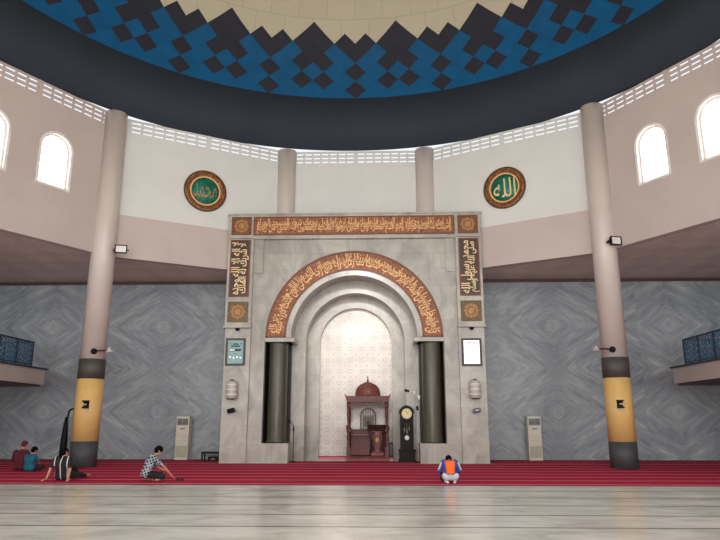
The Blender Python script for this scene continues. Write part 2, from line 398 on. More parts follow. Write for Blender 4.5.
def facet_fn(i):
    P0 = Vector((*RING[i], 0)); P1 = Vector((*RING[(i+1) % 12], 0))
    t = (P1-P0).normalized(); n = Vector((-t.y, t.x, 0))           # n points outward
    if n.dot(P0-Vector((0, YC, 0))) < 0: n = -n
    L = (P1-P0).length
    return (lambda u, v, d: P0+t*u+n*d+Vector((0, 0, v))), L, t, n
side = ['back_right', 'front_right_upper', 'side_right', 'rear_right', 'rear_right_corner', 'rear', 'rear_left_corner', 'rear_left', 'side_left', 'front_left_upper', 'back_left', 'back_centre']
WN = 1
for i in range(12):
    fn, L, t, n = facet_fn(i)
    qibla = i in (0, 10, 11); holes = []; wins = []
    z0 = 13.66
    if not qibla and i != 5:
        for s in ((L-2.7, L-5.2) if i in (9, 7) else (2.7, 5.2)):
            wins.append(s)
            holes.append([(s-.6, 10.36), (s+.6, 10.36)]+arc(s, 11.82, .6, 0, PI, 20))
    mb = MB().panel([(0, ZS-.02), (L, ZS-.02), (L, z0), (0, z0)], holes, fn, 0, .28)
    mb.panel([(0, ZS-.02), (L, ZS-.02), (L, 9.98), (0, 9.98)], [], fn, -.07, 0)
    w = struct(mb.build('wall_'+side[i], 'beige'))
    if qibla:
        MB().panel([(.12, 9.99), (L-.12, 9.99), (L-.12, z0), (.12, z0)], [], fn, -.025, 0).build('plaster_panel', 'white', w)
    for s in wins:
        lp = [(s-.6, 10.36), (s+.6, 10.36)]+arc(s, 11.82, .6, 0, PI, 20)
        li = [(s-.545, 10.42), (s+.545, 10.42)]+arc(s, 11.82, .545, 0, PI, 20)
        lo = [(s-.7, 10.27), (s+.7, 10.27)]+arc(s, 11.82, .7, 0, PI, 20)
        wi = struct(MB().panel(li, [], fn, .16, .18).build('window_%d' % WN, 'pane')); WN += 1
        MB().panel(lp, [li], fn, .12, .2).panel(lo, [[(s-.6, 10.361), (s+.6, 10.361)]+arc(s, 11.82, .6, 0, PI, 20)], fn, -.03, 0).build('window_frame', 'frame', wi)
    # pierced grille panels under the ring, two to a bay
    if i in (0, 1, 9, 10, 11):
        words = {0: 'right of the niche, above right medallion', 1: 'above the right arched windows', 9: 'above the left arched windows', 10: 'left of the niche, above left medallion', 11: 'above the marble niche'}[i]
        for k in range(2):
            a, b = (.42, L/2-.06) if k == 0 else (L/2+.06, L-.42)
            nc = 7; cw = (b-a)/nc; hs = []; z1 = ZR+.02
            for r in range(3):
                for q in range(nc):
                    zz = z0+.08+r*.2; hs.append([(a+q*cw+.05, zz), (a+(q+1)*cw-.04, zz), (a+(q+1)*cw-.04, zz+.085), (a+q*cw+.05, zz+.085)])
            first = (k == 0)
            tag(MB().panel([(a, z0), (b, z0), (b, z1), (a, z1)], hs, fn, .02, .06).build('ventilation_grille', 'white' if qibla else 'beige'),
                'beige slotted ventilation grille '+words+', '+('its left half' if first else 'its right half'), 'grille', 'slotted grilles under the ring beam')
        hw = .06
        g = MB()
        for u0, u1 in ((0, .42), (L/2-hw, L/2+hw), (L-.42, L)): g.panel([(u0, z0), (u1, z0), (u1, ZR+.02), (u0, ZR+.02)], [], fn, 0, .2)
        struct(g.build('trim_%d' % (i+3), 'white' if qibla else 'beige'))
    else:
        struct(MB().panel([(0, z0), (L, z0), (L, ZR+.02), (0, ZR+.02)], [], fn, 0, .2).build('trim_%d' % (i+3), 'beige'))

# ring beam and dome
N = 160
mb = MB(); mb.smooth = True
mb.lathe([(RR, ZR), (RR, 16.99)], (0, YC, 0), N)
mb.f = [f for f in mb.f if len(f) == 4]; mb.mi = mb.mi[:len(mb.f)]; mb.sm = mb.sm[:len(mb.f)]
mb.smooth = False
for k in range(N):
    a, b = 2*PI*k/N, 2*PI*(k+1)/N
    p = lambda r, t, z: Vector((r*math.cos(t), YC+r*math.sin(t), z))
    mb.add([p(RR, a, ZR), p(RR, b, ZR), p(13.62, b, ZR), p(13.62, a, ZR)], [(0, 1, 2, 3)])
    mb.add([p(13.62, a, ZR), p(13.62, b, ZR), p(13.62, b, 17), p(13.62, a, 17)], [(0, 1, 2, 3)])
    mb.add([p(RR, a, 16.99), p(RR, b, 16.99), p(13.62, b, 17), p(13.62, a, 17)], [(0, 1, 2, 3)])
struct(mb.build('ceiling_ring_beam', 'ring'))

NP = 20; per = 8; NI = NP*per
def dome_pt(i, j):
    z = 17.42+.45*j; z = max(z, 16.97)
    q = min((z-16.9)/10.5, 1); r = 13.45*math.sqrt(max(1-q*q, 0))
    a = 2*PI*i/NI
    return Vector((r*math.sin(a), YC+r*math.cos(a), z))
DARK = {(0, 0), (0, 2), (0, 4), (1, 5), (7, 5), (4, 6), (3, 5), (5, 5), (4, 4), (3, 3), (5, 3), (3, 1), (5, 1)}
band = MB(); cream = MB()
for j in range(-1, 20):
    for i in range(NI):
        if (i+j) % 2: continue
        vs = [dome_pt(i-1, j), dome_pt(i, j-1), dome_pt(i+1, j), dome_pt(i, j+1)]
        key = (i % per, j)
        if j < 5 or key in DARK: band.add(vs, [(3, 2, 1, 0)], 1 if key in DARK else 0)
        else: cream.add(vs, [(3, 2, 1, 0)])
JT = 20
for j in range(JT, 24):
    for i in range(0, NI, 2):
        if j == JT:
            o_ = (JT-1) % 2
            cream.add([dome_pt(i+o_, JT-1), dome_pt(i+1+o_, JT), dome_pt(i+2+o_, JT-1)], [(0, 1, 2)]) if False else None
        a_ = [dome_pt(i, j), dome_pt(i+2, j), dome_pt(i+2, min(j+1, 22)), dome_pt(i, min(j+1, 22))]
        cream.add(a_, [(0, 1, 2, 3)])
cream.smooth = False
struct(cream.build('ceiling_dome', 'cream')); struct(band.build('ceiling_dome_band', ['blue', 'dark']))

# ================================================================== PRAYER NICHE FRAME
mih = thing('prayer_niche', 'tall beige grey marble prayer niche frame with gilded script bands on back wall', 'prayer niche', (0, 26.9, 0))
def mk(b, name, mat, parent=mih, **kw):
    """world-space mesh re-based on its parent's location"""
    root = parent
    while root.parent: root = root.parent
    off = Vector(root.location); b.v = [tuple(Vector(q)-off) for q in b.v]
    return b.build(name, mat, parent, **kw)
SP = 5.17
for sx in (-1, 1):
    x0, x1 = sorted((sx*4.42, sx*5.52)); b = MB().box(x0, x1, 26.9, 29.46, 0, 5.56)
    x0, x1 = sorted((sx*4.42, sx*5.5)); b.box(x0, x1, 27.05, 29.46, 5.56, ZS-.02)
    mk(b, 'pilaster', 'mihrab2', bevel=.012)
    x0, x1 = sorted((sx*4.42, sx*5.54)); b = MB().box(x0, x1, 26.8, 27.08, 5.62, 9.55)
    x0, x1 = sorted((sx*4.40, sx*5.6)); b.box(x0, x1, 26.74, 27.06, 5.55, 5.64)
    mk(b, 'upper_pilaster', 'mihrab2', bevel=.012)
hd = [(-5.54, 26.8), (5.54, 26.8), (5.54, 26.98), (3.6, 27.9), (-3.6, 27.9), (-5.54, 26.98)]
b = MB().panel(hd, [], lambda u, v, d: Vector((u, v, d)), 9.5, 10.62)
b.box(-5.6, 5.6, 26.75, 26.95, 10.6, 10.67)
mk(b, 'header', 'mihrab2', bevel=.012)
# front panel with arch and column notches
pl = [(-4.42, 0), (-2.72, 0), (-2.72, .79), (-3.82, .79), (-3.82, 4.97), (-2.72, 4.97)]+arc(0, SP, 2.72, PI, 0, 48)+[(2.72, 4.97), (3.82, 4.97), (3.82, .79), (2.72, .79), (2.72, 0), (4.42, 0), (4.42, 9.5), (-4.42, 9.5)]
mk(MB().panel(pl, [], XZ, 27.02, 28.2), 'front_panel', 'mihrab')
for sx in (-1, 1):
    x0, x1 = sorted((sx*4.0, sx*4.42)); mk(MB().box(x0, x1, 26.96, 27.02, 8.0, 9.5), 'side_strip', 'mihrab')
mk(MB().panel([(-2.9, 0), (-2.2, 0)]+arc(0, 5.12, 2.2, PI, 0, 44)+[(2.2, 0), (2.9, 0), (2.9, 8.1), (-2.9, 8.1)], [], XZ, 28.2, 29.1), 'inner_arch', 'mihrab')
mk(MB().panel([(-2.4, 0), (-1.64, 0)]+arc(0, 5.15, 1.64, PI, 0, 40)+[(1.64, 0), (2.4, 0), (2.4, 7.5), (-2.4, 7.5)], [], XZ, 29.1, 29.4), 'innermost_arch', 'mihrab2')
mk(MB().box(-1.8, 1.8, 29.4, 29.46, 0, 7.0), 'niche_panel', 'niche')
# pale ring under the script band
mk(MB().panel(arc(0, SP, 2.92, 0, PI, 48)+arc(0, SP, 2.70, PI, 0, 48), [], XZ, 26.97, 27.04), 'arch_molding', 'mihrab2')
# dark corner columns
for sx in (-1, 1):
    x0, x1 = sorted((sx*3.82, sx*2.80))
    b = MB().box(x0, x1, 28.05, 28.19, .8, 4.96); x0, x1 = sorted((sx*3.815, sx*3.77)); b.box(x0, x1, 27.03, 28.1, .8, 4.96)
    mk(b, 'notch_shade_liner', 'recess_shade')  # dark liner behind the column, shade put in as colour
    b = MB(); b.lathe([(.43, .79), (.43, .9), (.41, .93), (.41, 4.85), (.45, 4.97)], (sx*3.28, 27.46, 0), 32)
    mk(b, 'corner_column', 'olive')
    x0, x1 = sorted((sx*3.8, sx*2.55)); mk(MB().box(x0, x1, 26.93, 28.15, 4.97, 5.14), 'capital_slab', 'mihrab2', bevel=.01)
# arched script band
b = MB().panel(arc(0, SP, 3.78, 0, PI, 72)+arc(0, SP, 2.93, PI, 0, 72), [], XZ, 26.96, 27.03)
ab = mk(b, 'arched_script_band', 'copper')
b = MB()
for r0, r1 in ((3.71, 3.79), (2.92, 2.99)): b.panel(arc(0, SP, r1, 0, PI, 72)+arc(0, SP, r0, PI, 0, 72), [], XZ, 26.935, 26.97)
for sx in (-1, 1):
    x0, x1 = sorted((sx*2.93, sx*3.78)); b.box(x0, x1, 26.935, 26.97, SP, SP+.05)
mk(b, 'band_rim', 'rim', ab)
def bend(u, v):
    a = PI/2-u/3.35; r = 3.35+v
    return Vector((r*math.cos(a), 26.945-26.9, SP+r*math.sin(a)))
S3 = 'قد نرى تقلب وجهك فى السماء فلنولينك قبلة ترضاها فول وجهك شطر المسجد الحرام'
S1 = 'كلما دخل عليها زكريا المحراب وجد عندها رزقا قال يا مريم انى لك هذا قالت هو من عند الله'
S2 = 'ان الله يرزق من يشاء بغير حساب هنالك دعا زكريا ربه قال رب هب لى من لدنك ذرية طيبة'
letters('script', [(S1, 10.2, .5, 0, .08), (S2, 10.2, .5, 0, -.08), (S3, 10.0, .3, 0, 0)], bend, 'gold', ab, .012)
def plate(name, x0, x1, z0, z1, mat, rim='rim', y=26.8):
    p_ = mk(MB().box(x0, x1, y-.03, y, z0, z1), name, mat)
    t_ = .05; b = MB().box(x0, x1, y-.055, y-.02, z0, z0+t_).box(x0, x1, y-.055, y-.02, z1-t_, z1).box(x0, x0+t_, y-.055, y-.02, z0+t_, z1-t_).box(x1-t_, x1, y-.055, y-.02, z0+t_, z1-t_)
    mk(b, 'plate_rim', rim, p_); return p_
YL = 26.762-26.9
p_ = plate('header_script_panel', -4.44, 4.40, 9.66, 10.5, 'copper')
S3 = 'قد نرى تقلب وجهك فى السماء فلنولينك قبلة ترضاها فول وجهك شطر المسجد الحرام'
S4 = 'وحيث ما كنتم فولوا وجوهكم شطره وان الذين اوتوا الكتاب ليعلمون انه الحق من ربهم'
letters('script', [(S3, 8.55, .5, 0, .11), (S4, 8.55, .5, 0, -.12), (S2, 8.5, .3, 0, 0)], lambda u, v: Vector((u-.02, YL, 10.08+v)), 'gold', p_, .006)
for sx, s_ in ((-1, 'لا اله الا الله وحده'), (1, 'محمد رسول الله')):
    p_ = plate('side_script_panel', *sorted((sx*4.55, sx*5.42)), 6.9, 9.45, 'umber')
    s2 = 'لا شريك له الملك' if sx < 0 else 'صلى الله عليه وسلم'
    letters('script', [(s_, 2.35, .5, 0, .14), (s2, 2.25, .46, 0, -.17)], lambda u, v, sx=sx: Vector((sx*4.985+v*(-1), YL, 8.175+u)), 'goldpale', p_, .022)
    def star(mb, cx, cz, r, y):
        for k in range(2):
            a = [(cx+r*math.cos(PI/4*(2*q)+k*PI/4), cz+r*math.sin(PI/4*(2*q)+k*PI/4)) for q in range(4)]
            a2 = [(cx+(r-.05)*math.cos(PI/4*(2*q)+k*PI/4), cz+(r-.05)*math.sin(PI/4*(2*q)+k*PI/4)) for q in range(4)]
            mb.panel(a, [a2], XZ, y-.02-.002*k, y)
        mb.panel(arc(cx, cz, r*.42, 0, 2*PI*.99, 20), [], XZ, y-.02, y)
        for k in range(12):
            a = 2*PI*k/12; mb.bar((cx+math.cos(a)*r*.5, y-.008, cz+math.sin(a)*r*.5), (cx+math.cos(a)*r*.98, y-.008, cz+math.sin(a)*r*.98), .03, .016, Vector((0, 1, 0)))
        return mb
    p_ = plate('corner_star_panel', *sorted((sx*4.55, sx*5.42)), 9.68, 10.5, 'brownpanel')
    mk(star(MB(), sx*4.985, 10.09, .33, 26.77), 'star_relief', 'stargold', p_)
    p_ = plate('lower_star_panel', *sorted((sx*4.55, sx*5.42)), 5.8, 6.68, 'khaki', 'khaki')
    mk(star(MB(), sx*4.985, 6.24, .33, 26.77), 'star_relief', 'stargold', p_)

# red carpeted step inside the niche
t = thing('niche_step', 'low marble step with red carpet top inside the prayer niche', 'step', (0, 28.3, 0))
mk(MB().box(-1.62, 1.62, 28.3, 29.38, 0.012, .09), 'riser', 'mihrab2', t); mk(MB().box(-1.62, 1.62, 28.55, 29.38, .09, .17), 'carpet_top', 'carpet', t)

# ================================================================== COLUMNS
for sx, wd in ((-1, 'left'), (1, 'right')):
    x, y = sx*(9.98 if sx < 0 else 9.93), 24.33
    c = thing('round_column', 'tall beige round column with ochre and charcoal bands, %s of the niche' % wd, 'column', (x, y, 0))
    c['kind'] = 'thing'
    q = MB().lathe([(.49, 0), (.49, .95)], n=40); q.build('charcoal_foot', 'foot', c)
    MB().lathe([(.485, .95), (.485, 3.24)], n=40).build('ochre_wrap', 'ochre', c)
    MB().lathe([(.49, 3.24), (.49, 3.99)], n=40).build('dark_collar', 'band', c)
    MB().lathe([(.462, 3.99), (.462, ZR)], n=40).build('shaft', 'column', c)
    c2 = thing('round_column', 'short visible beige column top behind header, second from niche centre on %s' % wd, 'column', (sx*3.3, 28.41, 0))
    c2['label'] = 'plain beige column rising behind the %s end of the niche header' % wd; c2['kind'] = 'thing'
    MB().lathe([(.45, ZS+.3), (.45, ZR)], n=32).build('shaft', 'column', c2)

# fittings on the columns
for sx, wd in ((-1, 'left'), (1, 'right')):
    x, y = sx*(9.98 if sx < 0 else 9.93), 24.33; ins = -sx
    # black up-down lamp on the ochre wrap
    t = thing('wall_lamp', 'small black double lamp on the ochre wrap of %s column' % wd, 'lamp', (x+ins*.16, y-.475, 2.28), 0, 'lamps on the ochre wraps'); t.scale = (.72, .72, .72)
    MB().box(-.12, .12, -.03, .02, -.2, .2).build('back_plate', 'black', t, bevel=.01)
    for s_ in (-1, 1):
        MB().lathe([(.05, s_*.03), (.09, s_*.06), (.2, s_*.2), (.18, s_*.2), (.04, s_*.07)], (0, -.16, 0), 20).build('shade', 'black', t)
    MB().tube([(0, -.02, 0), (0, -.16, 0)], .03).build('arm', 'black', t)
    MB().lathe([(.0, -.05), (.05, -.02), (.05, .02), (.0, .05)], (0, -.16, 0), 12).build('bulb', 'lens', t)
    # bracketed spotlight over the collar
    t = thing('spotlight', 'black arm spotlight with pale lamp head above collar of %s column' % wd, 'spotlight', (x+ins*.2, y-.42, 4.26), 0, 'arm spotlights on the columns')
    MB().lathe([(.0, -.06), (.11, -.06), (.12, 0), (.1, .06), (0, .06)], n=20, T=Matrix.Rotation(PI/2, 3, 'X')).build('mount', 'black', t)
    MB().tube([(ins*.05, -.06, 0), (ins*.3, -.1, .02), (ins*.56, -.12, .01)], .025).build('arm', 'black', t)
    MB().lathe([(0, -.12), (.05, -.12), (.07, -.02), (.13, .1), (.125, .1), (.0, .07)], (ins*.64, -.12, .01), 20, T=Matrix.Rotation(ins*1.0, 3, 'Y')).build('lamp_head', 'silver', t)
    # floodlight
    fx, fy, fz = (-9.12, 24.0, 8.3) if sx < 0 else (10.1, 23.6, 8.36)
    t = thing('floodlight', 'square black framed floodlight with pale lens on %s column' % wd, 'floodlight', (fx, fy, fz), .25 if sx < 0 else .3, 'floodlights high on the columns')
    b = MB().box(-.23, .23, -.07, -.03, -.17, -.13).box(-.23, .23, -.07, -.03, .13, .17).box(-.23, -.19, -.07, -.03, -.17, .17).box(.19, .23, -.07, -.03, -.17, .17).box(-.2, .2, -.03, .08, -.15, .15)
    for k in range(7): b.box(-.18+k*.055, -.165+k*.055, .08, .12, -.13, .13)
    b.build('housing', 'black', t)
    MB().box(-.19, .19, -.055, -.035, -.13, .13).build('lens', 'lens', t)
    MB().bar((-.26, 0, 0), (-.26, .14, 0), .03).bar((.26, 0, 0), (.26, .14, 0), .03).bar((-.27, .14, 0), (.27, .14, 0), .03).bar((0, .14, 0), (-.34 if sx < 0 else -.2, .3, 0), .04).build('bracket', 'black', t)

# ================================================================== MEDALLIONS
for sx, wd, words in ((-1, 'left', [('محمد', 1.0, .72, 0, 0)]), (1, 'right', [('الله', 1.0, .86, 0, .0)])):
    i = 10 if sx < 0 else 0
    fn, L, tv, nv = facet_fn(i)
    P0 = Vector((*RING[i], 0)); cpt = Vector((sx*6.64, 0, 11.62)); cpt.y = 24.61+(9.89-6.64)*(3.8/6.59)
    cpt -= nv*.03
    ang = math.atan2(-nv.x, nv.y)
    t = thing('medallion', 'round bronze rimmed green medallion with gilded script, %s of the niche' % wd, 'medallion', cpt, ang, 'script medallions')
    Ry = Matrix.Rotation(PI/2, 3, 'X')
    MB().lathe([(.0, -.0), (.93, 0), (.95, .05), (.9, .09), (.68, .07), (.64, .03), (0, .03)], n=64, T=Ry).build('rim', 'discrim', t)
    MB().lathe([(0, .035), (.64, .035), (.64, .05), (0, .05)], n=64, T=Ry).build('field', 'green', t)
    MB().panel(arc(0, 0, .68, 0, 2*PI*.999, 64), [arc(0, 0, .62, 0, 2*PI*.999, 64)], XZ, -.085, -.04).build('inner_ring', 'gold', t)
    MB().panel(arc(0, 0, .95, 0, 2*PI*.999, 64), [arc(0, 0, .90, 0, 2*PI*.999, 64)], XZ, -.095, -.04).build('outer_ring', 'umber', t)
    letters('script', words, lambda u, v: Vector((u, -.06, v)), 'goldpale' if sx > 0 else 'stargold', t, .0 if sx > 0 else -.01)

# ================================================================== CARPET RUNNERS
def runner(x0, x1, y0, y1, label, grp='red prayer carpet runners'):
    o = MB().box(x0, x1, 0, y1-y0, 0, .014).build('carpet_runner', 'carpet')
    o.location = (0, y0, 0.0); return tag(o, label, 'carpet', grp)
ordn = ['frontmost', 'second', 'third', 'fourth', 'fifth', 'sixth', 'seventh', 'eighth']
for k in range(8):
    y0 = 17.85+1.2*k; y1 = min(y0+1.197, 26.72)
    if y1-y0 < .2: continue
    runner(-20.8, 20.8, y0, y1, 'crimson carpet runner, '+('frontmost, along the marble floor edge' if k == 0 else '%s row back from the marble floor edge' % ordn[k] if y1 < 26.7 else 'last full row before the niche frame'))
for sx, wd in ((-1, 'left'), (1, 'right')):
    for k, (y0, y1) in enumerate(((26.725, 27.92), (27.925, 29.44))):
        runner(*sorted((sx*5.66, sx*20.8)), y0, y1, 'crimson carpet runner %s of the niche, %s' % (wd, 'against the back wall' if k else 'one row off the back wall'))
runner(-2.7, 2.7, 26.725, 28.29, 'crimson carpet piece on the floor inside the niche opening')

# ================================================================== MINBAR (carved wooden pulpit chair)
t = thing('wooden_pulpit', 'carved mahogany pulpit with dome canopy standing in the prayer niche', 'pulpit', (.55, 28.2, .014))
W = .84
# platform straddles in front of and over the step
MB().box(-.92, .92, .0, .096, 0, .13).box(-.92, .92, .0, 1.1, .16, .2).build('platform', 'woodlight', t, bevel=.01)
for sx in (-1, 1):
    for k, yy in enumerate((.14, 1.0)):
        q = MB(); q.lathe([(.075, .2), (.075, .62), (.055, .66), (.085, .72), (.05, .78), (.075, .9), (.085, 1.02), (.05, 1.12), (.07, 1.2), (.085, 1.34), (.045, 1.45), (.06, 1.7), (.075, 1.95), (.05, 2.2), (.08, 2.26), (.08, 2.5)], (sx*.83, yy, 0), 16)
        q.box(sx*.83-.085, sx*.83+.085, yy-.085, yy+.085, .2, .6).box(sx*.83-.09, sx*.83+.09, yy-.09, yy+.09, 1.22, 1.3)
        q.build('post', 'wood', t)
# cornice with curled corners
b = MB().box(-.92, .92, .03, 1.1, 2.48, 2.58).box(-.9, .9, .05, 1.08, 2.66, 2.74).box(-.94, .94, .01, 1.12, 2.58, 2.66)
for sx in (-1, 1):
    for yy in (.02, 1.11):
        b.add([Vector((sx*.78, yy-.03, 2.66)), Vector((sx*.94, yy-.03, 2.62)), Vector((sx*1.02, yy-.03, 2.84)), Vector((sx*.9, yy-.03, 2.74)),
               Vector((sx*.78, yy+.03, 2.66)), Vector((sx*.94, yy+.03, 2.62)), Vector((sx*1.02, yy+.03, 2.84)), Vector((sx*.9, yy+.03, 2.74))],
              [(0, 1, 2, 3), (7, 6, 5, 4), (0, 4, 5, 1), (1, 5, 6, 2), (2, 6, 7, 3), (3, 7, 4, 0)])
b.build('cornice', 'wood', t)
d = MB().lathe([(.56, 2.74), (.58, 2.79), (.54, 2.81), (.535, 2.9), (.50, 3.03), (.42, 3.15), (.30, 3.25), (.15, 3.33), (.05, 3.38)], (0, .56, 0), 32).build('dome_canopy', 'woodgrey', t)
r_ = MB()
for k in range(12):
    a = 2*PI*k/12; pr = [(.55, 2.81), (.545, 2.9), (.51, 3.03), (.43, 3.155), (.31, 3.255), (.13, 3.34)]
    r_.tube([(r*math.cos(a), .56+r*math.sin(a), z) for r, z in pr], .012, 6)
r_.build('rib', 'wood', d)
MB().lathe([(.05, 3.36), (.03, 3.40), (.055, 3.44), (.02, 3.48), (.03, 3.52), (.004, 3.66)], (0, .56, 0), 12).build('finial', 'wooddark', t)
# carved hanging apron, front
ap0 = [(-.75, 2.32), (-.75, 2.02), (-.66, 2.03), (-.6, 2.1), (-.5, 2.09), (-.42, 2.16), (-.3, 2.15), (-.15, 2.21), (0, 2.2), (.15, 2.21), (.3, 2.15), (.42, 2.16), (.5, 2.09), (.6, 2.1), (.66, 2.03), (.75, 2.02), (.75, 2.32)]
ap = [(u, v+.17) for u, v in ap0]
hs = []
for k in range(-6, 7):
    zc = 2.435 if abs(k) < 4 else 2.37; hs.append([(k*.105+.032*math.cos(a), zc+.032*math.sin(a)) for a in (0, PI/3, 2*PI/3, PI, 4*PI/3, 5*PI/3)])
MB().panel(ap[::-1], hs, XZ, .12, .15).build('carved_apron', 'wooddark', t)
for sx in (-1, 1):
    MB().panel([(.18, 2.49), (.18, 2.22), (.35, 2.31), (.58, 2.35), (.8, 2.31), (.97, 2.22), (.97, 2.49)], [], lambda u, v, q, sx=sx: Vector((sx*.83+q, u, v)), -.015, .015).build('carved_apron', 'wooddark', t)
    # lower side panel with a sloping arm rail
    MB().panel([(.15, .25), (1.0, .25), (1.0, 1.42), (.75, 1.38), (.45, 1.3), (.15, 1.22)], [], lambda u, v, q, sx=sx: Vector((sx*.83+q, u, v)), -.025, .025).build('side_panel', 'wood', t)
    MB().tube([(sx*.83, .1, 1.27), (sx*.83, .45, 1.35), (sx*.83, .8, 1.44), (sx*.83, 1.02, 1.5)], .045, 10).build('arm_rail', 'wood', t)
    MB().tube([(sx*.83, .06, 1.25), (sx*.9, .02, 1.34), (sx*.92, .0, 1.45), (sx*.87, .0, 1.5), (sx*.84, .03, 1.44)], .03, 8).build('scroll', 'wood', t)
# back with pierced arch
for x0, x1 in ((-.78, .78),):
    b = MB().box(x0, x1, .98, 1.03, .25, 1.32)
    b.build('back_panel', 'wood', t)
bo = [(-.36, 1.3), (.36, 1.3)]+arc(0, 1.9, .36, 0, PI, 24); bi = [(-.3, 1.33), (.3, 1.33)]+arc(0, 1.9, .3, 0, PI, 24)
b = MB().panel(bo, [bi], XZ, .96, 1.03)
for k in range(-2, 3): b.bar((k*.11, 1.0, 1.33), (k*.11, 1.0, 1.9+math.sqrt(max(.3**2-(k*.11)**2, 0))), .022)
for zz in (1.45, 1.6, 1.75, 1.9): b.bar((-.3 if zz < 1.8 else -.27, 1.0, zz), (.3 if zz < 1.8 else .27, 1.0, zz), .02)
for zz in (1.525, 1.675, 1.825):
    for xx in (-.165, -.055, .055, .165):
        b.bar((xx-.05, .99, zz-.05), (xx+.05, .99, zz+.05), .022); b.bar((xx-.05, .99, zz+.05), (xx+.05, .99, zz-.05), .022)
b.bar((0, .985, 1.45), (0, .985, 1.75), .07); b.bar((-.1, .985, 1.6), (.1, .985, 1.6), .07)
b.build('pierced_arch_back', 'wooddark', t)
# seat and front panels
MB().box(-.76, .1, .5, .97, .22, .92).build('seat_box', 'wood', t, bevel=.01)
MB().box(-.76, .08, .44, .97, .92, 1.0).build('seat', 'wooddark', t, bevel=.01)
b = MB().box(-.74, .05, .14, .19, .25, .45).box(-.74, .05, .13, .2, .45, .5); b.build('kick_panel', 'wood', t)
b = MB().box(-.74, -.0, .46, .5, 1.06, 1.12); b.build('cross_rail', 'woodlight', t)
# lectern at the right
k_ = MB().box(.14, .68, .16, .52, .22, .36).box(.22, .6, .2, .46, .36, 1.2).box(.16, .66, .17, .5, 1.2, 1.26)
k_.build('lectern_stand', 'woodlight', t, bevel=.01)
b = MB().box(.27, .55, .185, .205, .46, 1.1); b.build('lectern_panel', 'wood', t)
b = MB()
for sx in (-1, 1):
    b.tube([(.41+sx*.13, .18, .4), (.41+sx*.17, .18, .7), (.41+sx*.12, .18, 1.0), (.41+sx*.15, .18, 1.18)], [.03, .04, .025, .03], 8)
b.build('lectern_pilaster', 'wood', t)
T_ = Matrix.Translation((.36, .32, 1.38)) @ Matrix.Rotation(.45, 4, 'X')
MB().box(-.38, .42, -.24, .26, -.025, .025, T_).box(-.38, .42, -.26, -.23, -.02, .06, T_).build('lectern_desk', 'wooddark', t)
b = MB(); b.panel(arc(.4, .88, .09, 0, 2*PI*.99, 16), [], XZ, .165, .19); b.bar((.36, .17, .78), (.44, .17, 1.0), .02); b.build('carved_emblem', 'stargold', t)

# black bag behind the pulpit's right foot
t = thing('loudspeaker', 'small black box speaker standing against right side of pulpit', 'speaker', (1.55, 28.62, .17))
MB().box(-.07, .07, -.12, .12, 0, .62).build('cabinet', 'black', t, bevel=.015)
MB().box(-.055, .055, -.128, -.119, .06, .56).build('grille', 'acdark', t)

# ================================================================== GRANDFATHER CLOCK
t = thing('grandfather_clock', 'tall black grandfather clock with round cream dial right of pulpit', 'clock', (2.22, 27.97, .014))
MB().box(-.36, .36, -.2, .2, 0, .1).box(-.33, .33, -.18, .19, .1, .42).box(-.36, .36, -.2, .2, .42, .5).build('plinth', 'blackwood', t, bevel=.01)
MB().panel([(-.28, .5), (.28, .5), (.28, 2.0)]+arc(0, 2.0, .28, 0, PI, 24)[1:], [[(-.2, .62), (.2, .62), (.2, 1.66), (-.2, 1.66)]], XZ, -.15, -.11).panel([(-.28, .5), (.28, .5), (.28, 2.0)]+arc(0, 2.0, .28, 0, PI, 24)[1:], [], XZ, -.05, .17).panel([(-.28, .5), (.28, .5), (.28, 2.0)]+arc(0, 2.0, .28, 0, PI, 24)[1:], [[(-.24, .55), (.24, .55), (.24, 1.98)]+arc(0, 1.98, .24, 0, PI, 24)[1:]], XZ, -.12, -.04).build('case', 'blackwood', t)
MB().panel([(-.31, 1.98), (-.28, 1.98)]+arc(0, 2.0, .28, PI, 0, 24)+[(.31, 1.98)]+arc(0, 2.0, .32, 0, PI, 24), [], XZ, -.18, .17).build('hood', 'blackwood', t)
dl = MB().panel(arc(0, 1.98, .215, 0, 2*PI*.995, 40), [], XZ, -.175, -.15).build('dial', 'dial', t)
for k in range(12):
    a = 2*PI*k/12; MB().bar((math.sin(a)*.155, -.178, 1.98+math.cos(a)*.155), (math.sin(a)*.195, -.178, 1.98+math.cos(a)*.195), .014, .006, Vector((0, 1, 0))).build('hour_mark', 'inkdark', dl)
MB().bar((0, -.182, 1.98), (.07, -.182, 2.05), .014, .006, Vector((0, 1, 0))).build('hour_hand', 'black', dl)
MB().bar((0, -.185, 1.98), (-.04, -.185, 2.13), .01, .006, Vector((0, 1, 0))).build('minute_hand', 'black', dl)
p_ = MB().tube([(0, -.09, 1.62), (0, -.09, .92)], .01, 6)
p_.build('pendulum_rod', 'brass', t)
MB().lathe([(0, -.02), (.09, -.012), (.1, 0), (.09, .012), (0, .02)], (0, -.1, .98), 24, T=Matrix.Rotation(PI/2, 3, 'X')).build('pendulum_bob', 'whitepaint', t)
for k, (xx, zz) in enumerate(((-.1, 1.3), (0, 1.2), (.1, 1.34))):
    q = MB().tube([(xx, -.08, 1.62), (xx, -.08, zz+.1)], .004, 6); q.lathe([(.0, -.1), (.028, -.1), (.028, .1), (0, .1)], (xx, -.08, zz), 10); q.build('weight', 'grey', t)

